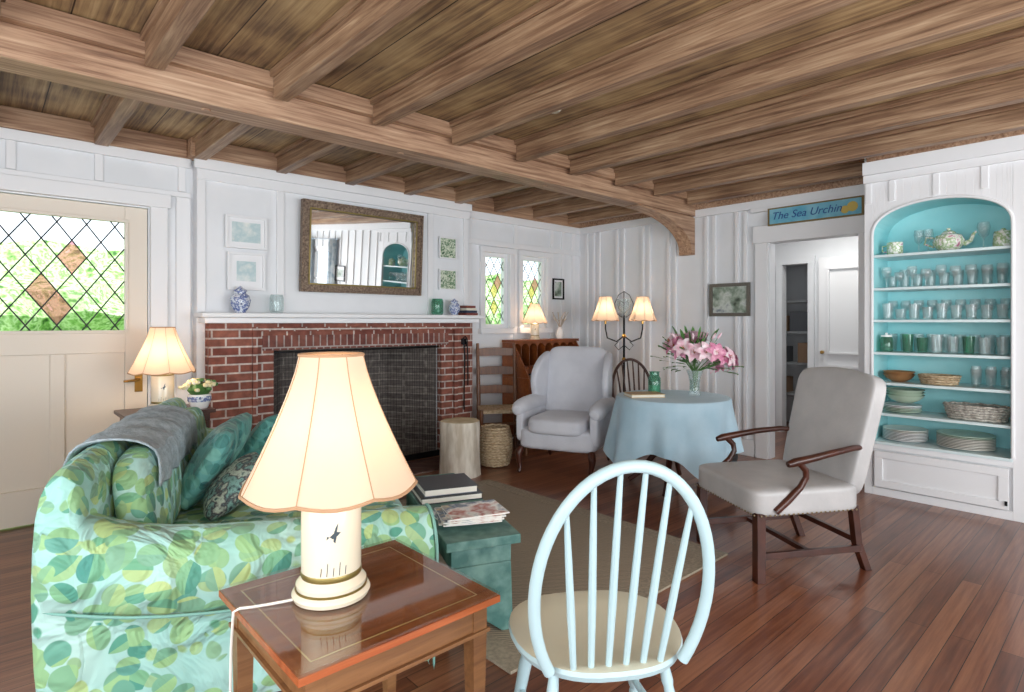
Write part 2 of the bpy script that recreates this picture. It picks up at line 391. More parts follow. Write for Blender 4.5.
b=B('baseboard_fireplace_wall',trimw); b.box(-1.8,-.285,4.97,4.999,0,.16); b.box(3.87,5.74,4.975,4.999,0,.16); b.finish(bevel=.004)
b=B('baseboard_doorway_wall',trimw); b.box(5.72,5.749,2.67,4.97,0,.16); b.finish(bevel=.004)
b=B('baseboard_right',trimw); b.box(5.17,5.199,-2.8,.45,0,.16); b.finish(bevel=.004)

# leaded windows
pink=glass('pink_glass','#f2b8bc',hi=0,dif=('#e08a94',.4)); amber=glass('amber_glass','#f6d8a8',hi=0,dif=('#e8b878',.3)); clear=glass('window_pane','#f4f8f8',hi=0)
def leaded(b,x0,x1,z0,z1,y,w,h,ml,mc,tints,r=.0055):
    cx,cz=(x0+x1)/2,(z0+z1)/2
    for sg in (-1,1):
        for k in range(-12,13):
            P=[]
            for X in (x0,x1):
                Z=cz+sg*h*((k+.5)-(X-cx)/w)
                if z0<=Z<=z1: P.append((X,Z))
            for Z in (z0,z1):
                X=cx+w*((k+.5)-sg*(Z-cz)/h)
                if x0<X<x1: P.append((X,Z))
            if len(P)>=2: b.tube([(P[0][0],y,P[0][1]),(P[1][0],y,P[1][1])],r,ml,4)
    b.poly([(x0,y+.005,z0),(x1,y+.005,z0),(x1,y+.005,z1),(x0,y+.005,z1)],mc)
    for (i,j,mt) in tints:
        X=cx+i*w/2; Z=cz+j*h/2
        if X-w/2<x0-.001 or X+w/2>x1+.001 or Z-h/2<z0-.001 or Z+h/2>z1+.001: continue
        b.poly([(X-w/2,y+.002,Z),(X,y+.002,Z-h/2),(X+w/2,y+.002,Z),(X,y+.002,Z+h/2)],mt)
b=B('door_1',cream,lead,clear,pink,brass,iron)
b.box(-.145,0,5.0,5.045,.01,2.185); b.box(.776,.915,5.0,5.045,.01,2.185)
b.box(0,.776,5.0,5.045,2.07,2.185); b.box(0,.776,5.0,5.045,1.13,1.29); b.box(0,.776,5.0,5.045,.01,.24); b.box(.35,.43,5.0,5.045,.24,1.13)
b.box(0,.776,5.02,5.035,.24,1.13)
b.frame(-.02,.796,1.27,2.09,.022,4.985,4.9995,0,'xz')
leaded(b,0,.776,1.29,2.07,5.02,.165,.235,1,2,[(-1,-1,3),(1,1,3),(0,-2,3)],.0062)
b.tube([(.86,5.0,.93),(.86,4.95,.93)],.012,4,10); b.tube([(.86,4.95,.93),(.76,4.945,.925)],.009,4,10)
b.box(.835,.885,4.992,4.9995,.84,1.02,4)
b.finish(bevel=.003)
for n,(x0,x1) in enumerate(((4.13,4.5),(4.71,5.11))):
    b=B('window_%d'%(n+1),trimw,lead,clear,amber,pink)
    b.frame(x0+.001,x1-.001,1.281,2.129,.045,5.01,5.06,0,'xz')
    leaded(b,x0+.04,x1-.04,1.33,2.08,5.03,.11,.19,1,2,[(0,0,3),(-1,3,3),(1,-3,4),(0,-2,3),(1,1,4)],.004)
    b.finish()
b=B('hedge',multi_mat('hedge_foliage',['#3f6e34','#8ebc68','#cfe4b4','#76a656','#e8f2d6'],9,.8))
rings=[]
for i in range(90):
    x=-8+i*.33; rings.append([(x,9+random.uniform(-.25,.25)+.5*math.sin(j*.7),j*.222+random.uniform(-.06,.06)-.1) for j in range(12)])
b.loft(rings,0,False,False); b.finish()
b=B('lawn',M('grass','#7fa45c',.9,col2='#98bc70',scale=6)); b.box(-30,30,5.52,40,-.4,-.2); b.finish()

# ---------------- fireplace ----------------
b=B('fireplace',brick,iron,brick_mat('soldier_brick','#74403a','#925c4e','#b8aca6',.062,.19,.006))
wallgrid(b,'x',4.8,4.899,1.28,3.82,0,1.34,[(1.62,3.58,0,1.28)],0)
wallgrid(b,'x',4.82,4.899,1.62,3.58,0,1.28,[(1.77,3.44,0,1.12)],0)
b.box(1.68,3.52,4.812,4.819,1.12,1.24,2)
for x in (1.595,3.575): b.box(x,x+.035,4.775,4.799,0,1.274,0)
b.box(1.595,3.61,4.775,4.799,1.275,1.31,0)
b.finish()
b=B('fire_screen',iron)
for i in range(56):
    x=1.79+i*.0295; b.tube([(x,4.86+.006*math.sin(i*1.1),.06),(x,4.86+.006*math.sin(i*1.1),1.09)],.0015,0,4)
for i in range(30):
    z=.08+i*.034; b.tube([(1.78,4.86,z),(3.43,4.86,z)],.0012,0,4)
b.tube([(1.775,4.86,1.1),(3.435,4.86,1.1)],.008,0,8); b.box(1.775,3.435,4.85,4.87,.005,.06)
b.finish()
b=B('mantel_shelf',trimw,white)
b.box(1.2,3.87,4.67,4.9,1.385,1.42); b.box(1.23,3.85,4.72,4.9,1.341,1.384); 
b.finish(bevel=.006)
b=B('hearth',brick_mat('hearth_brick','#5a403a','#6e5048','#7e7268')); b.box(1.3,3.68,4.38,4.773,0,.015); b.finish()

# ---------------- wall decor ----------------
mirm,_nt,_b=newmat('mirror_silver'); _b.inputs['Metallic'].default_value=1; _b.inputs['Roughness'].default_value=.02; _b.inputs['Base Color'].default_value=(.85,.87,.87,1)
b=B('wall_mirror',M('carved_frame','#57443a',.45,.3,col2='#94806c',scale=60,bump=.6,bscale=80),mirm,gold)
w,h=.6,.39
b.T=TY(2.6,1.61,4.875)@Matrix.Rotation(R(3.2),4,'X')@Matrix.Translation((0,h,0))
b.frame(-w,w,-h,h,.075,0,.04); b.frame(-w,w,-h,h,.02,.0405,.055)
w-=.075;h-=.075
b.frame(-w-.012,w+.012,-h-.012,h+.012,.014,.0405,.05,2)
b.poly([(-w,-h,.02),(w,-h,.02),(w,h,.02),(-w,h,.02)],1)
b.finish(bevel=.003)
def picture(name,T,w,h,fm,pm,fw=.02,mat_w=.0,d=.02):
    b=B(name,fm,pm,trimw); b.T=T; w/=2;h/=2
    b.frame(-w,w,-h,h,fw,0,d)
    b.box(-w+fw,w-fw,-h+fw,h-fw,.002,.006,2)
    b.box(-w+fw+mat_w+.001,w-fw-mat_w-.001,-h+fw+mat_w+.001,h-fw-mat_w-.001,.0061,.008,1)
    return b.finish(bevel=.001)
pale=multi_mat('pale_print',['#e8ebe8','#b4ccd0','#f0f0ea'],8)
land=multi_mat('landscape_print',['#3d4a3c','#8a9a8a','#c8cfc8','#5a6a78'],9)
tile=multi_mat('green_botanical_tile',['#2d5a38','#dfe6d2','#3e7046','#e8ecd8'],28)
picture('framed_print',TY(1.575,2.065,4.88),.32,.26,trimw,pale,.02,.03)
picture('framed_print',TY(1.575,1.755,4.88),.29,.3,trimw,pale,.02,.05)
picture('botanical_tile',TY(3.555,2.11,4.88),.22,.22,trimw,tile,.012,0)
picture('botanical_tile',TY(3.555,1.785,4.88),.22,.21,trimw,tile,.012,0)
picture('small_picture',TY(5.32,1.76,4.98),.2,.26,iron,land,.018,.02)
picture('landscape_picture',TX(2.93,1.58,5.72),.44,.34,M('silver_frame','#6c6860',.4,.4),land,.035,.0)
picture('harbor_picture',TX(-.95,1.65,5.18),.4,.3,iron,land,.02,.05)
sb=B('house_sign',M('sign_blue','#5fa9c4',.5,col2='#86bfd0',scale=8),M('sign_edge','#7d6a40',.5),M('sign_yellow','#c9b05a',.5))
sb.T=TX(2.1,2.37,5.70)
sb.box(-.42,.42,-.085,.085,0,.02,1); sb.box(-.4,.4,-.07,.07,.0201,.024,0)
sb.lathe([(0,.026),(.045,.026),(.045,.024)],(.33,0,0),2,12); sb.lathe([(0,.027),(.035,.027),(.035,.024)],(.27,-.02,0),2,12)
so=sb.finish()
cu=bpy.data.curves.new('sign_text','FONT'); cu.body='The Sea Urchin'; cu.size=.1; cu.align_x='CENTER'; cu.align_y='CENTER'; cu.extrude=.002; cu.shear=.3
to=bpy.data.objects.new('lettering',cu); bpy.context.scene.collection.objects.link(to); cu.materials.append(M('sign_ink','#2a5590',.5))
to.parent=so; to.matrix_local=TX(2.17,2.37,5.674)

def jar(name,x,y,z,s,m,extra=0):
    b=B(name,m)
    b.lathe([(0,0),(.04,0),(.045,.01),(.075,.06),(.085,.11),(.07,.15),(.045,.17),(.045,.185),(.055,.187),(.05,.2),(.02,.215),(.012,.23),(0,.235)],m=0)
    o=b.finish((x,y,z)); o.scale=(s,s,s); return o
jar('ginger_jar',1.5,4.78,1.421,.9,bluewhite); jar('ginger_jar',3.57,4.78,1.421,.72,bluewhite)
def glassjar(name,x,y,z,r,h,m):
    b=B(name,m); b.lathe([(0,0),(r*.8,0),(r,h*.15),(r,h*.8),(r*.85,h),(r*.8,h),(r*.92,h*.8),(r*.92,h*.15),(0,h*.05)]); return b.finish((x,y,z))
glassjar('glass_candle_jar',1.78,4.78,1.421,.055,.15,glassm); glassjar('glass_candle_jar',3.36,4.78,1.421,.06,.16,glassg)
b=B('mantel_books',M('red_book','#7a3a30',.6),M('navy_book','#2f3a50',.6),M('page_white','#e0dac8',.7))
for i in range(4): b.box(3.68,3.83-.01*i,4.72,4.86,1.4205+i*.025,1.4435+i*.025,i%3)
b.finish(bevel=.002)

# ---------------- lamps ----------------
def bell(b,c,rt,rb,z0,z1,m,mt,n=8,p=1.25):
    rings=[]; seg=48
    for k in range(9):
        t=k/8; r=rt+(rb-rt)*(1-t)**p
        ring=[]
        for i in range(seg):
            a=2*pi*i/seg; q=abs(math.sin(n*a/2)); rr=r*(1-.035*q)
            ring.append((c[0]+rr*math.cos(a),c[1]+rr*math.sin(a),c[2]+z0+(z1-z0)*t-(.014*q*(1-t)*(rb/.24))))
        rings.append(ring)
    b.loft(rings,m,False)
    b.tube(rings[0],.004*rb/.24+.0008,mt,6,True); b.tube(rings[-1],.0035*rb/.24+.0008,mt,6,True)
    for i in range(n):
        idx=round(i*seg/n); b.tube([rg[idx] for rg in rings],.0018,mt,4)
def table_lamp(name,x,y,z,s=1,power=5):
    b=B(name,ceram,gold,shade_m,shtrim,brass,M('painted_bird','#3c4a52',.5))
    b.lathe([(0,0),(.1,0),(.105,.012),(.1,.022),(.092,.026),(.094,.04),(.086,.05),(.08,.058)],m=0,seg=40)
    b.lathe([(.096,.0235),(.0965,.029),(.094,.03)],m=1,seg=40)
    b.lathe([(.080,.058),(.0815,.062),(.0815,.07),(.08,.074)],m=1,seg=40)
    b.lathe([(.08,.074),(.08,.27),(.078,.275)],m=0,seg=40)
    b.lathe([(.078,.275),(.0815,.277),(.0815,.283),(.079,.287)],m=1,seg=40)
    b.lathe([(.079,.287),(.07,.297),(.03,.305),(.02,.31)],m=0,seg=40)
    b.tube([(0,0,.3),(0,0,.65)],.006,4,8); b.lathe([(0,.645),(.008,.648),(.009,.655),(0,.66)],m=4,seg=12)
    bell(b,(0,0,0),.088,.237,.31,.66,2,3)
    for k in range(3):
        a=k*2*pi/3; b.tube([(0,0,.65),(.084*math.cos(a),.084*math.sin(a),.655)],.002,4,5)
    def cyl(a,z): return (.0806*math.cos(a),.0806*math.sin(a),z)
    a0=math.atan2(-y,-x)+.1
    b.poly([cyl(a0-.16,.182),cyl(a0-.05,.176),cyl(a0+.1,.184),cyl(a0+.2,.192),cyl(a0+.08,.194),cyl(a0-.05,.190)],5)
    b.poly([cyl(a0-.04,.188),cyl(a0+.06,.19),cyl(a0+.12,.218),cyl(a0+.03,.206)],5)
    b.poly([cyl(a0-.02,.18),cyl(a0+.07,.184),cyl(a0+.02,.164),cyl(a0-.04,.17)],5)
    b.poly([cyl(a0-.16,.182),cyl(a0-.26,.174),cyl(a0-.24,.184)],5)
    for k in range(5):
        b.tube([cyl(a0-.45+k*.2,.078),cyl(a0-.42+k*.2,.1+.012*(k%2))],.001,5,4)
    o=b.finish((x,y,z)); o.scale=(s,s,s)
    l=bpy.data.lights.new('bulb','POINT'); l.energy=power; l.color=(1,.79,.56); l.shadow_soft_size=.035
    lo=bpy.data.objects.new('lamp_bulb',l); bpy.context.scene.collection.objects.link(lo); lo.parent=o; lo.location=(0,0,.42)
    return o
rim=glass('table_glass','#f2f8f6',.06,.32,.03)
b=B('end_table',wood('table_top_wood',[(.3,'#7a361e'),(.5,'#aa5a32'),(.7,'#c67848')],'x',1.3,.22),wood('table_apron',[(.3,'#5c3a24'),(.5,'#845b39'),(.7,'#9c724b')],'x',1.4,.3),M('inlay','#d8a868',.3),rim)
b.box(.5,1.07,1.22,1.78,.572,.59,0)
b.frame(.545,1.025,1.265,1.735,.004,.5896,.5905,2)
b.box(.5,1.07,1.22,1.78,.5925,.5985,3)
b.frame(.53,1.04,1.25,1.75,.02,.5005,.5715,1)
b.frame(.52,1.05,1.24,1.76,.04,.49,.50,1)
for x in (.55,1.02):
    for yy in (1.27,1.73): 
        b.loft([[(x-k,yy-k,z),(x+k,yy-k,z),(x+k,yy+k,z),(x-k,yy+k,z)] for k,z in ((.014,0),(.0235,.5),(.0235,.57))],1)
b.finish(bevel=.002)
table_lamp('table_lamp',.72,1.53,.6,1,2.3)
b=B('lamp_cord',M('white_cord','#e8e4dc',.5))
b.tube([(.62,1.55,.606),(.57,1.57,.604),(.53,1.585,.604),(.5,1.6,.604),(.488,1.61,.595),(.484,1.615,.5),(.48,1.62,.2)],.0035,0,6); b.finish()

b=B('side_table',dark); cx,cy=.98,4.6
b.box(cx-.3,cx+.24,cy-.2,cy+.2,.72,.745); b.box(cx-.27,cx+.21,cy-.17,cy+.17,.66,.719)
for x in (cx-.25,cx+.19):
    for yy in (cy-.15,cy+.15): b.box(x-.018,x+.018,yy-.018,yy+.018,0,.659)
b.finish(bevel=.003)
table_lamp('table_lamp',.93,4.58,.746,.86,4.2)
b=B('flower_pot',bluewhite,leafm,multi_mat('cream_petals',['#f6f0d8','#e8d9a0','#ffffff'],30),china)
b.lathe([(0,0),(.05,0),(.055,.01),(.07,.05),(.075,.09),(.07,.1),(.06,.1),(.055,.06),(0,.06)],m=3)
b.lathe([(.072,.05),(.0765,.06),(.0765,.08),(.074,.09)],m=0)
for i in range(60):
    a=random.uniform(0,2*pi); e=random.uniform(.1,1.5); r=.085+random.uniform(0,.02)
    c=(r*math.cos(a)*math.cos(e)*1.2,r*math.sin(a)*math.cos(e)*1.2,.13+r*math.sin(e)*.7)
    b.rbox(c,(.036,.036,.028),2,m=2 if i%5 else 1,n=3)
b.lathe([(0,.05),(.05,.09),(.08,.13),(.05,.17),(0,.18)],m=1,seg=12)
b.finish((1.14,4.5,.746))

# ---------------- sofa ----------------
leaf1=leaf_mat('leaf_slipcover','#b4dad2','#98cbc2',['#3f8c80','#6fae88','#b4cc88','#5a9e90','#94c088'],10.5,size=(.062,.037,.044),layers=2)
teal=leaf_mat('teal_leaf_fabric','#4f918e','#5e9e99',['#2a6868','#44847e','#74b0a4'],12,4,size=(.05,.03,.035))
piping=M('slipcover_piping','#7fb2a8',.7)
SRZ=R(-22); SLOC=(1.3,1.93,0)
Lf=1.78; BX=-1.24
soff=bpy.data.objects.new('sofa',None); bpy.context.scene.collection.objects.link(soff); soff.location=SLOC; soff.rotation_euler=(0,0,SRZ)
b=B('frame_and_arms',leaf1,teal,piping)
def armring(x,y0,side,lift,sw=1):
    pts=[]
    pts.append((x,y0+side*.12,.03)); pts.append((x,y0+side*.115,.2)); pts.append((x,y0+side*.10,.38))
    cz=.49+lift; r=.15*sw
    for k in range(13):
        a=R(-35)+R(250)*k/12
        pts.append((x,y0+side*(.03+r*math.cos(a)),cz+r*math.sin(a)))
    pts.append((x,y0-side*.11,.36)); pts.append((x,y0-side*.115,.03))
    return pts
for y0,side in ((0,-1),(Lf,1)):
    rings=[]
    for x,sw,lf in ((.012,.86,0),(0,.97,0),(-.03,1,0),(-.3,1,.0),(-.6,1,.0),(-.9,1,.02),(-1.05,1,.06),(-1.16,1,.12),(BX,.9,.15)):
        rings.append(armring(x,y0,side,lf,sw))
    b.loft(rings,0)
    pr=[Vector(p)+Vector((.004,0,0)) for p in armring(0.003,y0,side,0,.97)]; b.tube(pr,.007,2,6)
    b.tube([(x,y0+side*.16,.395+lf) for x,lf in ((.0,0),(-.3,0),(-.6,.0),(-.9,.02),(-1.05,.05),(-1.2,.09))],.006,2,6)
b.box(BX+.05,-.02,-.08,Lf+.08,.02,.36)
def backring(y,sc=1,dz=0):
    P=[(-1.08,.3),(-1.10,.6),(-1.105,.80),(-1.12,.88),(-1.165,.905),(-1.21,.885),(-1.24,.79),(-1.25,.55),(-1.24,.3),(-1.22,.03),(-1.08,.03)]
    return [(-1.165+(x+1.165)*sc,y,(z-.03)*(1+(dz))+.03) for x,z in P]
b.loft([backring(-.12,.8,-.08),backring(-.1,.95,-.03),backring(0,1),backring(.5,1,.01),backring(1,1),backring(1.4,1,.01),backring(Lf,1),backring(Lf+.1,.95,-.03),backring(Lf+.12,.8,-.08)],0)
b.tube([(.0,-.12,.04),(.0,.5,.03),(0,1.4,.03),(0,Lf+.12,.04)],.006,2,6)
b.finish(sub=1,parent=soff)
hw=(Lf-.24)/2
for k in range(2):
    yc=.12+hw*(k+.5)
    b=B('seat_cushion_%d'%(k+1),leaf1); b.rbox((-.54,yc,.43),(1.08,hw-.005,.16),6,m=0,n=12); b.finish(sub=1,parent=soff)
    b=B('back_cushion_%d'%(k+1),leaf1); b.rbox((-1.03,yc,.68),(.14,hw-.01,.38),4,(0,R(-7),0),0,12); b.finish(sub=1,parent=soff)
paisley=multi_mat('paisley_fabric',['#2c4a4e','#b8c4b4','#3c3440','#7fa8a0','#262e3a'],22,.8)
def throw_pillow(n,c,s,rot,m):
    b=B('throw_pillow_%d'%n,m,piping)
    def fn(q):
        k=(1-.65*abs(q.x)**3)*(1-.65*abs(q.y)**3); 
        return (q.x,q.y,q.z*max(k,.05))
    b.rbox((0,0,0),s,9,None,0,14,fn)
    o=b.finish(parent=soff); o.matrix_local=Matrix.Translation(c)@Euler(rot).to_matrix().to_4x4(); return o
throw_pillow(1,(-.62,1.47,.66),(.36,.36,.17),(R(0),R(-50),R(-35)),teal)
throw_pillow(2,(-.84,1.15,.68),(.38,.38,.16),(R(0),R(-58),R(-8)),teal)
throw_pillow(3,(-.74,.62,.62),(.30,.34,.14),(R(0),R(-42),R(8)),paisley)
throw_pillow(4,(-.86,.80,.69),(.38,.40,.16),(R(0),R(-60),R(2)),teal)
b=B('throw_blanket',M('grey_knit','#b6c4cc',.9,col2='#98a6ae',scale=30,bump=.8,bscale=90))
prof=[(-.955,.72),(-.955,.80),(-.965,.87),(-1.03,.91),(-1.10,.925),(-1.18,.925),(-1.24,.90),(-1.272,.80),(-1.282,.66),(-1.285,.50)]
rings=[]
for k in range(28):
    y=.22+k*.034
    rings.append([(x+.006*math.sin(k*1.3+i),y+.02*math.sin(i*.8),z+.008*math.sin(k*.9+i*.5)) for i,(x,z) in enumerate(prof)])
b.loft(rings,0,False,False)
for k in range(28):
    y=.22+k*.034; b.tube([(-1.285,y,.50),(-1.288,y+.004,.44)],.004,0,4)
b.finish(solid=.012,sub=1,parent=soff)

# ---------------- coffee table ----------------
tealp=M('distressed_teal_paint','#44706b',.5,col2='#729890',scale=14)
b=B('coffee_table',tealp,M('worn_edge','#2f4f4c',.6))
b.box(.1,.43,.06,1.15,.385,.425); b.box(.13,.40,.1,1.1,.30,.384)
for y0,y1 in ((.1,.14),(1.06,1.1)):
    b.prism([(.12,0),(.17,0),(.265,.07),(.36,0),(.41,0),(.40,.299),(.13,.299)][::-1],'xz',y0,y1,0)
b.box(.235,.295,.14,1.06,.12,.17,0)
b.finish((1.3,1.93,.0135),R(-21.5),bevel=.004)
mag=multi_mat('magazine_cover',['#e8e4dc','#b45a48','#f0eee8','#4a6a8a','#d8c8a0'],9,.3)
b=B('magazines',mag,M('paper','#e8e6e0',.6))
for i in range(9):
    cx=.27+random.uniform(-.02,.02); cy=.40-.035*i if i<5 else .26; z=.0+i*.007
    b.T=Matrix.Translation((cx,cy,0))@Matrix.Rotation(R(random.uniform(-10,10)),4,'Z')
    b.box(-.13,.13,-.10,.10,z,z+.005,1); b.box(-.13,.13,-.10,.10,z+.0051,z+.0065,0)
b.finish((1.3,1.93,.4405),R(-21.5))
b=B('coffee_table_books',M('black_cover','#20242a',.3),M('paper2','#d8d4c8',.6),M('grey_cover','#56606a',.4))
for i,(w,l,h) in enumerate(((.16,.15,.03),(.14,.13,.035))):
    z=.0+i*.031
    b.box(.27-w,.27+w,.74-l,.74+l,z,z+.003,2*i); b.box(.27-w+.005,.27+w-.005,.74-l+.005,.74+l-.005,z+.003,z+h-.003,1); b.box(.27-w,.27+w,.74-l,.74+l,z+h-.003,z+h,0)
b.finish((1.3,1.93,.4405),R(-21.5))

# rug
m,nt,bs=newmat('sisal_rug'); L=nt.links
tc=N(nt,'ShaderNodeTexCoord'); ck=N(nt,'ShaderNodeTexWave',bands_direction='DIAGONAL'); ck.inputs['Scale'].default_value=28; ck.inputs['Distortion'].default_value=3; L.new(tc.outputs['Object'],ck.inputs[0])
r=ramp(nt,[(.0,'#7e7262'),(1,'#a89a86')]); L.new(ck.outputs[0],r.inputs[0]); L.new(r.outputs[0],bs.inputs['Base Color']); bs.inputs['Roughness'].default_value=.95
b=B('area_rug',m,M('rug_border','#a09480',.95,col2='#8a7e6e',scale=60))
b.box(1.62,3.08,1.77,3.68,0.001,.012,0)
b.frame(1.5,3.2,1.65,3.8,.12,.001,.013,1)
b.finish()

# ---------------- windsor chair ----------------
def windsor(name,loc,rz,mp,ms,s=1,nsp=6):
    b=B(name,mp,ms)
    out=[]
    for k in range(40):
        a=2*pi*k/40; x=math.cos(a); y=math.sin(a)
        ex=.245-.03*y*(1 if y>0 else .3); 
        out.append((ex*math.copysign(abs(x)**.75,x),.225*math.copysign(abs(y)**.8,y)))
    rings=[]
    for sc,z in ((.86,.435),(.97,.447),(1,.462),(.985,.473),(.93,.476),(.6,.468),(.2,.465)):
        rings.append([(x*sc,y*sc,z) for x,y in out])
    b.loft(rings[:4],0,False); b.poly(rings[0],0); b.loft(rings[3:],1,False); b.poly(rings[-1],1)
    HB=.47; HH=.54
    def hp(t):
        X=.225*math.cos(R(180+38)-R(256)*t)
        S=math.sin(R(180+38)-R(256)*t)
        Z=HB+(S+.615)/1.615*HH
        return (X,.19+(Z-HB)*.22,Z)
    P=[hp(i/40) for i in range(41)]
    b.tube(P,.0155,0,12)
    for i in range(nsp):
        xb=-.115+.23*i/(nsp-1); 
        xt=xb*1.38
        c=max(-1,min(1,xt/.225)); S=math.sqrt(1-c*c); Z=HB+(S+.615)/1.615*HH
        P0=Vector((xb,.19,HB-.005)); P1=Vector((xt,.19+(Z-HB)*.22,Z))
        b.tube([P0,P0.lerp(P1,.35),P0.lerp(P1,.7),P1],[.008,.0105,.009,.0065],0,8)
    for sx in (-1,1):
        for (y0,y1) in ((-.14,-.22),(.13,.22)):
            A=Vector((sx*.15,y0,.44)); C=Vector((sx*.215,y1,0))
            b.tube([A.lerp(C,t) for t in (0,.12,.15,.35,.6,.63,.66,.85,1)],[.012,.016,.013,.02,.018,.013,.018,.015,.011],0,10)
        b.tube([(sx*.183,-.18,.2),(sx*.185,0,.2),(sx*.183,.175,.2)],[.009,.015,.009],0,8)
    b.tube([(-.183,0,.2),(0,0,.2),(.183,0,.2)],[.009,.015,.009],0,8)
    o=b.finish(loc,rz); o.scale=(s,s,s); return o
windsor('windsor_chair',(1.31,1.08,0),face(.55,.835),wpaint,seatc,1.0)
windsor('spindle_chair',(4.86,3.42,0),face(-.5,-.8),dark,dark,.95)

# ---------------- wing chair ----------------
b=B('wing_chair',upl,dark)
b.rbox((0,-.02,.31),(.72,.68,.2),8,m=0); b.rbox((0,-.09,.43),(.54,.66,.16),5,m=0,n=12)
b.rbox((0,.31,.72),(.62,.17,.78),7,(R(-9),0,0),0,12)
for sx in (-1,1):
    W=[(.33,.5),(.40,1.06),(.33,1.07),(.2,1.03),(.08,.95),(.0,.84),(.0,.72),(.06,.62),(.04,.52)]
    cy=sum(p[0] for p in W)/len(W); cz=sum(p[1] for p in W)/len(W)
    rings=[]
    for x,sc in ((.275,.8),(.285,.95),(.31,1),(.34,.95),(.35,.8)):
        rings.append([(sx*(x+(.33-y)*.12),cy+(y-cy)*sc,cz+(z-cz)*(1-(1-sc)*.5)) for y,z in W])
    b.loft(rings,0)
    b.rbox((sx*.345,-.02,.42),(.09,.62,.32),6,m=0)
    P=[(sx*.345,.3,.585),(sx*.35,.1,.59),(sx*.36,-.15,.585),(sx*.365,-.3,.565),(sx*.36,-.36,.55)]
    b.tube(P,[.07,.075,.078,.075,.045],0,16)
    b.tube([(sx*.32,-.31,.24),(sx*.35,-.36,.17),(sx*.335,-.345,.09),(sx*.325,-.345,.04),(sx*.335,-.37,.0)],[.04,.036,.022,.018,.026],1,10)
    b.tube([(sx*.3,.27,.24),(sx*.3,.3,.12),(sx*.3,.35,0)],[.024,.02,.017],1,8)
b.finish((4.04,3.66,0),face(-.932,-.40),sub=1)

# ---------------- open-arm chair ----------------
nail=M('brass_nails','#8a7a60',.35,.8)
b=B('open_arm_chair',upl2,dark,nail)
b.rbox((0,-.02,.41),(.64,.64,.15),9,m=0,n=12)
b.rbox((0,.36,.735),(.60,.1,.68),9,(R(-14),0,0),0,14,lambda q:(q.x*(1+.04*q.z),q.y,q.z+(.035*math.cos(q.x*3.0)*(1 if q.z>.5 else 0))))
for sx in (-1,1):
    b.box(sx*.285-.024,sx*.285+.024,-.325,-.277,0,.36,1)
    b.loft([[(sx*.26-.02,y-.02,z),(sx*.26+.02,y-.02,z),(sx*.26+.02,y+.02,z),(sx*.26-.02,y+.02,z)] for y,z in ((.37,0),(.31,.15),(.285,.36))],1)
    b.box(sx*.275-.012,sx*.275+.012,-.29,.32,.11,.145,1)
    P=[(sx*.27,.355,.67),(sx*.30,.25,.675),(sx*.325,.1,.66),(sx*.335,-.03,.64),(sx*.335,-.13,.625),(sx*.335,-.17,.615)]
    b.tube(P,[.014,.016,.018,.02,.022,.016],1,10)
    b.tube([(sx*.333,-.1,.62),(sx*.33,-.06,.58),(sx*.325,-.055,.54),(sx*.325,-.09,.49),(sx*.325,-.16,.43),(sx*.318,-.23,.37)],[.018,.017,.016,.017,.02,.02],1,10)
    for i in range(22): b.rbox((sx*.318,-.31+i*.027,.352),(.008,.012,.012),2,m=2,n=2)
b.box(-.27,.27,-.01,.02,.115,.14,1); b.box(-.26,.26,.32,.345,.14,.17,1)
for i in range(24): b.rbox((-.3+i*.026,-.338,.352),(.012,.008,.012),2,m=2,n=2)
b.finish((3.39,1.46,0),face(-.857,.512),sub=0,bevel=.002)

# ---------------- round table ----------------
b=B('round_table',linen,dark)
seg=96; rings=[]
def fold(a): return math.sin(a*9+.5)*.5+math.sin(a*14+1)*.3
for k,(r,z) in enumerate(((.02,.745),(.3,.745),(.43,.745),(.448,.742),(.457,.73))):
    rings.append([(r*math.cos(2*pi*i/seg),r*math.sin(2*pi*i/seg),z) for i in range(seg)])
for k in range(1,9):
    t=k/8; ring=[]
    for i in range(seg):
        a=2*pi*i/seg; cn=abs(math.cos(2*a+.9))**3; drop=.38+.2*cn
        r=.457+.045*t+.07*t*fold(a)+.05*t*cn
        ring.append((r*math.cos(a),r*math.sin(a),.73-drop*t))
    rings.append(ring)
b.loft(rings,0,False); b.poly([(.02*math.cos(2*pi*i/12),.02*math.sin(2*pi*i/12),.745) for i in range(12)],0)
b.lathe([(0,.70),(.43,.70),(.44,.715),(.44,.738),(0,.738)],m=1,seg=40)
b.lathe([(.03,.7),(.04,.6),(.03,.5),(.05,.4),(.06,.3),(.04,.22)],m=1,seg=16)
for k in range(4):
    a=k*pi/2+.4; c,s_=math.cos(a),math.sin(a)
    b.tube([(.03*c,.03*s_,.3),(.15*c,.15*s_,.25),(.28*c,.28*s_,.08),(.36*c,.36*s_,.02)],[.03,.026,.02,.02],1,8)
b.finish((4.21,2.65,0))
petal=M('lily_petal','#c2648e',.5,col2='#ecb4c8',scale=25); petw=M('pale_lily','#f4e6ea',.5,col2='#e6b0c2',scale=25)
b=B('lily_bouquet',glassm,leafm,petal,petw,M('stamen','#b06a2a',.6),glass('vase_water','#d8ece4',hi=0))
b.lathe([(0,0),(.045,0),(.05,.01),(.042,.05),(.04,.1),(.05,.16),(.07,.21),(.066,.21),(.046,.16),(.036,.1),(.038,.05),(0,.02)],m=0)
b.lathe([(0,.02),(.037,.05),(.035,.1),(.04,.13),(0,.13)],m=5,seg=16)
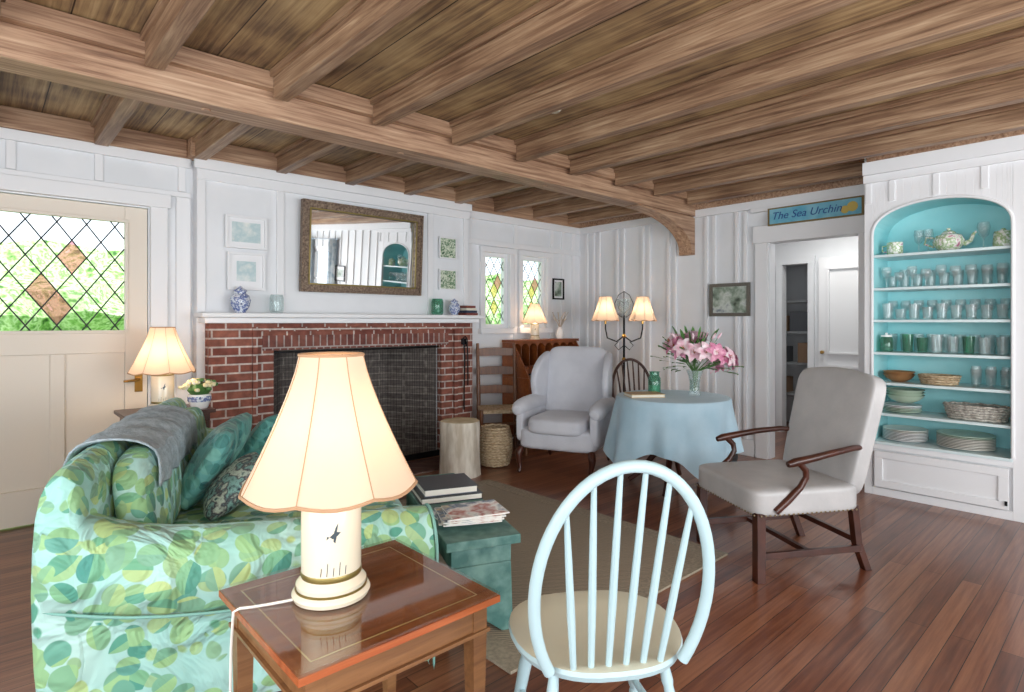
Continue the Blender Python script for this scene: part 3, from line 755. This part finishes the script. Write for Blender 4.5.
def lily(b,c,d,s,m):
    d=Vector(d).normalized(); u=d.orthogonal().normalized(); w=d.cross(u)
    for k in range(6):
        a=k*pi/3+random.uniform(-.1,.1); rad=u*math.cos(a)+w*math.sin(a); tg=d.cross(rad)
        L_=[]
        for (rr,hh,ww) in ((.05,0,.1),(.3,.3,.3),(.65,.45,.34),(.95,.38,.22),(1.2,.2,.02)):
            p=Vector(c)+rad*rr*s+d*hh*s; L_.append([p-tg*ww*s+d*.05*s,p,p+tg*ww*s+d*.05*s])
        b.loft(L_,m,False,False)
    for k in range(4):
        a=k*pi/2; rad=u*math.cos(a)+w*math.sin(a)
        b.tube([c,Vector(c)+rad*.15*s+d*.6*s],.0018,4,4); 
random.seed(3)
for i in range(24):
    a=i*2.399; e=R(3+80*((i*.618)%1)); rr=.2+random.uniform(-.03,.04)
    d=(math.cos(a)*math.cos(e),math.sin(a)*math.cos(e),math.sin(e)); c=(d[0]*rr*1.35,d[1]*rr*1.35,.24+d[2]*rr*1.05)
    lily(b,c,(d[0],d[1],d[2]*.6+.05),.078,2 if i%2 else 3)
    b.tube([(d[0]*.01,d[1]*.01,.04),(d[0]*.03,d[1]*.03,.2),c],.003,1,5)
for i in range(110):
    a=random.uniform(0,2*pi); e=random.uniform(-.2,1.5); rr=random.uniform(.1,.33); d=Vector((math.cos(a)*math.cos(e),math.sin(a)*math.cos(e),math.sin(e)))
    c=Vector((0,0,.24))+d*rr; t=Vector((-d.y,d.x,.2)).normalized()*.018; q=d*.05
    b.loft([[c-q-t*.1,c-q+t*.1],[c-t,c+t],[c+q*.8-t*.6,c+q*.8+t*.6],[c+q*1.3-t*.05+Vector((0,0,-.01)),c+q*1.3+t*.05]],1,False,False)
for i in range(9):
    a=i*.9; d=Vector((math.cos(a)*.7,math.sin(a)*.7,.9)).normalized(); c=Vector((0,0,.24))+d*.29
    b.tube([(0,0,.2),c],.0025,1,5); b.tube([c,c+d*.03,c+d*.06],[.006,.012,.003],3,7)
b.finish((4.33,2.52,.747))
b=B('candle_jar',glassg,M('wax','#f2efe4',.5))
b.lathe([(0,0),(.045,0),(.052,.01),(.052,.13),(.04,.15),(.04,.18),(.05,.185),(.038,.185),(.036,.15),(.047,.13),(.047,.012),(0,.01)]); b.lathe([(0,.012),(.044,.012),(.044,.07),(0,.07)],m=1)
b.finish((4.20,2.82,.747))
b=B('hardcover_book',M('tan_cover','#b89a6c',.5),M('paper3','#e0dccb',.6))
b.box(-.14,.14,-.1,.1,0,.004,0); b.box(-.135,.135,-.095,.095,.004,.024,1); b.box(-.14,.14,-.1,.1,.024,.028,0)
b.finish((3.98,2.77,.747),R(-35))

# ---------------- floor lamp ----------------
b=B('floor_lamp',iron,shade_m,shtrim,brass,glassm)
b.lathe([(0,0),(.15,0),(.155,.015),(.1,.03),(.03,.05),(.015,.08)],m=0); b.tube([(0,0,.05),(0,0,1.42)],.012,0,10)
for z in (.5,.95,1.2): b.lathe([(.012,-.02),(.025,0),(.012,.02)],(0,0,z),3,12)
dirr=Vector((.74,-.67,0))
for sg in (-1,1):
    e=dirr*sg*.2
    b.tube([(0,0,1.2),(e.x*.4,e.y*.4,1.14),(e.x*.9,e.y*.9,1.18),(e.x,e.y,1.28),(e.x,e.y,1.4)],.008,0,8)
    b.tube([(e.x,e.y,1.33),(e.x,e.y,1.42)],.014,3,8)
    bell(b,(e.x,e.y,0),.065,.15,1.37,1.62,1,2,8)
    b.tube([(0,0,1.1),(e.x*.3,e.y*.3,1.05),(e.x*.5,e.y*.5,1.1),(e.x*.3,e.y*.3,1.14)],.005,0,6)
# wire scroll ornament between the shades
for sg in (-1,1):
    e=dirr*sg
    b.tube([(e.x*.02,e.y*.02,1.40),(e.x*.09,e.y*.09,1.45),(e.x*.10,e.y*.10,1.55),(e.x*.06,e.y*.06,1.64),(0,0,1.68)],.004,0,6)
    b.tube([(0,0,1.44),(e.x*.06,e.y*.06,1.5),(e.x*.04,e.y*.04,1.58),(0,0,1.55)],.003,0,6)
b.lathe([(.02,1.4),(.05,1.44),(.075,1.53),(.08,1.6),(.076,1.6),(.07,1.53),(.045,1.45),(0,1.42)],m=4,seg=16)
b.tube([(0,0,1.4),(0,0,1.68)],.006,0,6)
FL=b.finish((5.12,3.82,0))
for sg in (-1,1):
    l=bpy.data.lights.new('bulb','POINT'); l.energy=2.2; l.color=(1,.79,.56); l.shadow_soft_size=.03
    lo=bpy.data.objects.new('floor_lamp_bulb',l); bpy.context.scene.collection.objects.link(lo); lo.parent=FL; lo.location=(dirr.x*sg*.2,dirr.y*sg*.2,1.48)

# ---------------- desk ----------------
cherry=wood('cherry_desk_wood',[(.3,'#6a3214'),(.5,'#8f4c24'),(.7,'#a9622f')],'x',1.2,.3)
b=B('secretary_desk',cherry,M('desk_dark','#2a1810',.5),brass)
b.box(4.36,5.42,4.5,4.94,.1,.74); 
for sx in (4.36,5.40): b.prism([(4.5,.741),(4.94,.741),(4.94,1.119),(4.76,1.119)],'yz',sx,sx+.02,0)
b.box(4.36,5.42,4.72,4.945,1.12,1.15); b.box(4.38,5.4,4.92,4.94,.741,1.119)
b.box(4.38,5.4,4.78,4.79,.741,.76,1)
for i in range(9):
    x=4.38+i*.1275-.004; b.box(x,x+.008,4.78,4.92,.76,1.119)
for i in range(8):
    x=4.384+i*.1275; b.box(x,x+.12,4.9,4.918,.851,1.119,1)
    b.prism([(x,1.118),(x,1.07),(x+.03,1.1),(x+.06,1.105),(x+.09,1.1),(x+.12,1.07),(x+.12,1.118)],'xz',4.781,4.79)
    b.box(x,x+.12,4.785,4.919,.84,.85); b.box(x+.002,x+.118,4.782,4.9,.765,.835); b.tube([(x+.06,4.782,.8),(x+.06,4.77,.8)],.006,2,8)
for z0,z1 in ((.12,.3),(.32,.5),(.52,.7)):
    b.box(4.39,5.39,4.485,4.4995,z0,z1)
    for x in (4.6,5.18): b.tube([(x-.04,4.478,(z0+z1)/2),(x,4.465,(z0+z1)/2-.02),(x+.04,4.478,(z0+z1)/2)],.004,2,6)
for x in (4.37,5.36):
    for yy in (4.51,4.88): b.box(x,x+.05,yy,yy+.05,0,.1)
b.finish(bevel=.003)
table_lamp('desk_lamp',4.74,4.8,1.151,.62,2.2)
b=B('coral_vase',china,M('coral','#bdb2a4',.7))
b.lathe([(0,0),(.035,0),(.05,.04),(.04,.09),(.025,.12),(.03,.14),(.022,.14),(.018,.12),(0,.1)])
for i in range(7):
    a=i*.9; d=Vector((math.cos(a)*.5,math.sin(a)*.5,1)); p=Vector((0,0,.12))
    b.tube([p,p+d*.08,p+d*.13+Vector((.02*math.cos(a*2),.01,0)),p+d*.2],[.006,.006,.005,.003],1,5)
    b.tube([p+d*.08,p+d*.12+Vector((math.cos(a+1),math.sin(a+1),0))*.04],[.005,.002],1,5)
b.finish((5.2,4.83,1.151))
b=B('ladder_back_chair',oak,wick)
for sx in (-1,1):
    b.tube([(sx*.2,.19,0),(sx*.2,.18,.45),(sx*.2,.22,.8),(sx*.2,.26,1.12)],[.02,.023,.021,.016],0,10)
    b.tube([(sx*.23,-.2,0),(sx*.23,-.2,.47)],[.017,.021],0,10)
    for z in (.15,.3): b.tube([(sx*.23,-.2,z),(sx*.2,.18,z)],.011,0,8)
for z in (.2,.33): b.tube([(-.23,-.2,z),(.23,-.2,z)],.011,0,8)
b.tube([(-.2,.18,.25),(.2,.18,.25)],.011,0,8)
for z in (.62,.82,1.02):
    yy=.195+(z-.6)*.12
    b.loft([[(x,yy+.015*math.cos(x*8)-.0,z-.035),(x,yy+.015*math.cos(x*8)+.01,z-.035),(x,yy+.015*math.cos(x*8)+.01,z+.04+.015*math.cos(x*7)),(x,yy+.015*math.cos(x*8),z+.04+.015*math.cos(x*7))] for x in (-.2,-.1,0,.1,.2)],0)
b.prism([(-.24,-.21),(.24,-.21),(.21,.19),(-.21,.19)],'xy',.43,.465,1)
b.finish((4.0,4.56,0),face(-.5,-.85)+0,bevel=.002)

bark=M('pale_bark','#e4ddd0',.9,col2='#b8ac9a',scale=14,bump=.8,bscale=18,stretch=(1,1,.25))
b=B('log_stump',bark,M('cut_wood','#e2d2b0',.8,col2='#cab68e',scale=10))
fr=lambda a:1+.04*math.sin(3*a)+.025*math.sin(7*a+1)
b.lathe([(0,0),(.185,0),(.178,.06),(.172,.25),(.175,.44),(.17,.475)],m=0,seg=36,fr=fr); b.lathe([(.17,.475),(.1,.48),(0,.48)],m=1,seg=36,fr=fr)
b.finish((3.16,4.14,0))
b=B('wicker_basket',wick)
for k in range(15):
    z=.02+k*.024; r=.13+.03*math.sin(k/14*pi); b.tube([(r*math.cos(i*pi/12),r*math.sin(i*pi/12),z+.003*(-1)**i) for i in range(24)],.012,0,5,True)
b.lathe([(0,.005),(.13,.01),(.15,.17),(.125,.34),(.12,.34),(.14,.17),(.12,.03),(0,.02)])
b.finish((3.6,4.18,0))
b=B('fireplace_tongs',iron)
b.tube([(3.68,4.765,1.15),(3.68,4.75,1.0),(3.675,4.755,.6),(3.68,4.76,.45)],.008,0,8)
b.tube([(3.72,4.765,1.15),(3.72,4.75,1.0),(3.725,4.755,.7)],.007,0,8)
b.tube([(3.70+.03*math.cos(a*pi/6),4.77,1.15+.05*math.sin(a*pi/6)) for a in range(12)],.006,0,6,True)
b.box(3.67,3.73,4.785,4.799,1.12,1.18); b.finish()

# ---------------- china cabinet ----------------
b=B('china_cabinet',trimw,aqua,M('cabinet_shelf_paint','#d8e8ea',.4),iron)
X=5.2; Y0,Y1=.63,1.475; ZT=2.26; ZS=2.02; ZB=.42
b.box(X-.02,X+.01,.461,Y0,0,2.74); b.box(X-.02,X+.01,Y1,1.53,0,2.74)
b.box(X-.02,X+.01,Y0,Y1,.36,ZB-.02); b.box(X-.02,X+.01,Y0,Y1,0,.06); b.box(X,X+.01,Y0,Y1,.06,.36)
n=24; arch=[]
for i in range(n+1):
    a=pi*i/n; arch.append(((Y0+Y1)/2-(Y1-Y0)/2*math.cos(a),ZS+(ZT-ZS)*math.sin(a)**.8 if 0<i<n else ZS))
for p,q in zip(arch,arch[1:]):
    v=[(p[0],p[1]),(q[0],q[1]),(q[0],2.74),(p[0],2.74)]
    b.prism(v,'yz',X-.02,X+.01,0)
    b.poly([(X-.015,p[0],p[1]-.001),(X-.015,q[0],q[1]-.001),(X+.4,q[0],q[1]-.001),(X+.4,p[0],p[1]-.001)],1)
b.tube([(X-.022,Y0,ZB)]+[(X-.022,p[0],p[1]) for p in arch]+[(X-.022,Y1,ZB)],.012,0,6)
b.box(X+.38,X+.42,Y0-.02,Y1+.02,.3,2.45,1); b.box(X+.0105,X+.38,Y0-.02,Y0,0,ZS+.05,1); b.box(X+.0105,X+.38,Y1,Y1+.02,0,ZS+.05,1)
b.box(X-.03,X+.38,Y0+.001,Y1-.001,ZB-.02,ZB,2)
SH=[1.875,1.617,1.368,1.115,.88,.64]
for z in SH: b.box(X+.0,X+.38,Y0+.001,Y1-.001,z-.02,z,2)
b.box(X-.03,X-.0205,Y0+.02,Y1-.02,.07,.35); 
b.frame(Y0+.02,Y1-.02,.07,.35,.055,X-.042,X-.0305,0,'yz')
b.box(X-.055,X-.0425,Y0+.025,Y0+.04,.1,.13,3)
b.box(X-.07,X-.0205,.461,1.53,2.5,2.6); b.box(X-.05,X-.0205,.461,1.53,2.44,2.499)
for yy in (.5,.78,1.06,1.34,1.5): b.box(X-.03,X-.0205,yy-.02,yy+.02,2.28,2.439)
b.box(X+.0105,5.749,1.501,1.53,0,2.74)
b.finish(bevel=.002)
random.seed(11)
b=B('drinking_glasses',glassm,glassg)
def tumbler(x,y,z,r,h,m=0): b.lathe([(0,.004),(r*.8,.003),(r,h),(r*.93,h),(r*.74,.012),(0,.012)],(x,y,z),m,14)
def goblet(x,y,z,r,h,m=0): b.lathe([(0,0),(r*.8,.002),(.006,.01),(.005,h*.4),(r*.8,h*.55),(r,h*.8),(r*.85,h),(r*.8,h),(r*.93,h*.8),(0,h*.45)],(x,y,z+.001),m,14)
for i in range(9):
    jx=random.uniform(-.02,.02); jh=random.uniform(-.02,.03)
    goblet(5.32+jx,.70+i*.09,1.617,.036,.14+jh); tumbler(5.45,.72+i*.086,1.618,.036,.13-jh)
    tumbler(5.31,.70+i*.088,1.369,.037,.10+jh); goblet(5.45,.70+i*.088,1.369,.036,.15)
    if i<7: tumbler(5.30-jx,.70+i*.095,1.116,.038,.12+jh,1 if i in(5,6,2) else 0)
    tumbler(5.44,.70+i*.088,1.116,.036,.14)
for i in range(3): goblet(5.32,.68+i*.085,.881,.032,.15); tumbler(5.45,.7+i*.085,.881,.036,.12)
for yy in (1.22,1.16): goblet(5.42,yy,1.876,.035,.19)
goblet(5.4,.82,1.876,.04,.2)
b.finish()
def ljar(y,z,m):
    b=B('lidded_jar',m,china); b.lathe([(0,0),(.04,0),(.045,.01),(.045,.1),(.035,.115),(.035,.12),(.03,.115),(.04,.1),(.04,.012),(0,.01)],m=0,seg=20); b.lathe([(0,.118),(.038,.118),(.038,.13),(.01,.135),(.008,.15),(0,.15)],m=1,seg=20); b.finish((5.3,y,z))
ljar(1.41,1.116,glassg)
b=B('teapot',floral)
b.lathe([(0,0),(.05,0),(.06,.01),(.095,.05),(.1,.08),(.08,.12),(.045,.135),(.045,.14),(.03,.155),(.01,.16),(.014,.175),(0,.18)])
b.tube([(0,-.09,.05),(0,-.13,.07),(0,-.15,.12),(0,-.165,.135)],[.02,.015,.01,.009],0,8); b.tube([(0,.09,.11),(0,.14,.12),(0,.15,.07),(0,.09,.04)],.008,0,8)
b.finish((5.36,1.02,1.876))
b=B('mug',floral); b.lathe([(0,0),(.05,0),(.055,.02),(.055,.1),(.05,.1),(.05,.02),(0,.015)]); b.tube([(0,.05,.08),(0,.085,.075),(0,.085,.035),(0,.05,.025)],.006,0,8)
b.finish((5.33,1.36,1.876))
b=B('canister',floral); b.lathe([(0,0),(.055,0),(.06,.02),(.055,.1),(.05,.115),(.02,.12),(.01,.135),(0,.135)]); b.finish((5.33,.70,1.876))
pm=M('sage_plate','#b9cdb8',.2); pd=M('cream_plate','#e6e4da',.2)
b=B('plate_stack',pd,pm,china)
def plates(x,y,z,r,k,m):
    for i in range(k): b.lathe([(0,.003),(r*.55,.002),(r*.65,.006),(r,.016),(r,.02),(r*.62,.010),(0,.008)],(x,y,z+i*.011),m if i<k-2 else (m+1)%3,28)
plates(5.37,1.3,.421,.15,8,2); plates(5.37,.92,.421,.175,9,0)
b.finish()
b=B('plate_stack',pd,pm,china); plates(5.36,1.32,.641,.13,5,1); b.finish()
def bowlst(name,x,y,z,r,k,m,h=.06):
    b=B(name,m)
    for i in range(k): b.lathe([(0,0),(r*.4,0),(r*.75,h*.4),(r,h),(r*.97,h),(r*.7,h*.5),(0,.01)],(0,0,i*.022),0,28)
    return b.finish((x,y,z))
bowlst('bowl_stack',5.37,1.3,.72,.13,3,pm); bowlst('bowl',5.36,1.34,.881,.11,2,M('wood_bowl','#9a6f48',.5))
b=B('bread_basket',wickw)
for k in range(6):
    z=.012+k*.018; b.tube([((.1+.003*k)*math.cos(i*pi/14),(.17+.005*k)*math.sin(i*pi/14),z+.003*(-1)**i) for i in range(28)],.009,0,5,True)
b.rbox((0,0,.008),(.18,.32,.012),4,n=4); b.finish((5.34,.85,.641))
b=B('wicker_tray',wick)
for k in range(4):
    z=.012+k*.018; b.tube([((.1+.004*k)*math.cos(i*pi/12),(.11+.006*k)*math.sin(i*pi/12),z) for i in range(24)],.009,0,5,True)
b.rbox((0,0,.008),(.18,.2,.012),4,n=4); b.finish((5.32,1.07,.881))
b=B('door_2',trimw,brass)
b.box(7.245,7.285,1.62,2.62,.01,2.1)
for (y0,y1) in ((1.72,2.07),(2.17,2.52)):
    for (z0,z1) in ((.2,.85),(.98,1.98)):
        b.frame(y0,y1,z0,z1,.025,7.215,7.2445,0,'yz')
b.tube([(7.24,2.57,1.0),(7.2,2.57,1.0)],.02,1,10)
b.finish(bevel=.003)
b=B('storage_shelf',M('shelf_grey','#b0b4b8',.6),M('box_dark','#6a6e74',.6),M('box_tan','#a88a70',.6))
for z in (.4,.8,1.2,1.6): b.box(7.73,8.02,2.69,3.42,z,z+.03,0)
for x in (7.7,8.02): 
    for yy in (2.66,3.42): b.box(x,x+.03,yy,yy+.03,0,1.63,0)
for i,z in enumerate((.432,.832,1.232)): b.box(7.74,7.98,2.72+.1*i,2.95+.1*i,z,z+.25,1+i%2); b.box(7.74,7.98,3.2,3.4,z,z+.2,2-i%2)
b.finish(bevel=.003)
b=B('curtain',M('curtain_fabric','#8fa4b4',.8,col2='#c8d0d4',scale=12))
for y0 in (-2.5,-1.4):
    b.loft([[(5.12+.02*math.sin(k*1.2),y0+k*.025,.2),(5.12+.02*math.sin(k*1.2),y0+k*.025,2.3)] for k in range(13)],0,False,False)
b.tube([(5.12,-2.6,2.31),(5.12,-1.0,2.31)],.012,0,8)
b.finish(solid=.006)
b=B('window_3',trimw,clear)
b.frame(-2.3,-1.3,.9,2.1,.05,5.22,5.27,0,'yz'); b.box(5.22,5.27,-2.25,-1.35,1.48,1.52)
b.finish()
b=B('ceiling_sensor',M('old_plastic','#cfc8b4',.5)); b.lathe([(0,-.03),(.03,-.03),(.045,-.01),(.045,0)],m=0); b.finish((2.75,2.6,2.739))

# ---------------- lights ----------------
def area(name,loc,rot,sx,sy,e,col):
    l=bpy.data.lights.new(name,'AREA'); l.shape='RECTANGLE'; l.size=sx; l.size_y=sy; l.energy=e; l.color=col
    o=bpy.data.objects.new(name,l); bpy.context.scene.collection.objects.link(o); o.location=loc; o.rotation_euler=rot; return o
area('window_daylight_rear',(1.7,-2.72,1.4),(R(106),0,0),5.6,1.6,200,(.95,.98,1))  # area lamp added in the unseen rear opening, tilted up to brighten the ceiling
area('window_daylight_left',(-1.72,.2,1.4),(R(106),0,R(-90)),4.6,1.6,95,(.95,.98,1))  # second added lamp, at an unseen left opening, also aimed up for ceiling fill
area('hall_ceiling_light',(6.6,2.3,2.48),(0,0,0),.5,.5,11,(1,.97,.92))  # fill lamp added to brighten the hall, not a real fixture
l=bpy.data.lights.new('sun','SUN'); l.energy=4.2; l.angle=R(3); l.color=(1,.96,.88)
o=bpy.data.objects.new('sun',l); bpy.context.scene.collection.objects.link(o); o.rotation_euler=(R(38),0,R(-25))
w=bpy.data.worlds.new('World'); bpy.context.scene.world=w; w.use_nodes=True
bg=w.node_tree.nodes['Background']; bg.inputs[0].default_value=(.86,.93,1,1); bg.inputs[1].default_value=2.1

# camera
cam=bpy.data.cameras.new('camera'); co=bpy.data.objects.new('camera',cam); bpy.context.scene.collection.objects.link(co)
cam.sensor_width=36; cam.lens=20.5; cam.shift_y=-.0234; cam.clip_start=.05
co.location=(0,0,1.35); co.rotation_euler=(R(90),0,R(-42.4))
bpy.context.scene.camera=co
bpy.context.scene.view_settings.view_transform='Standard'
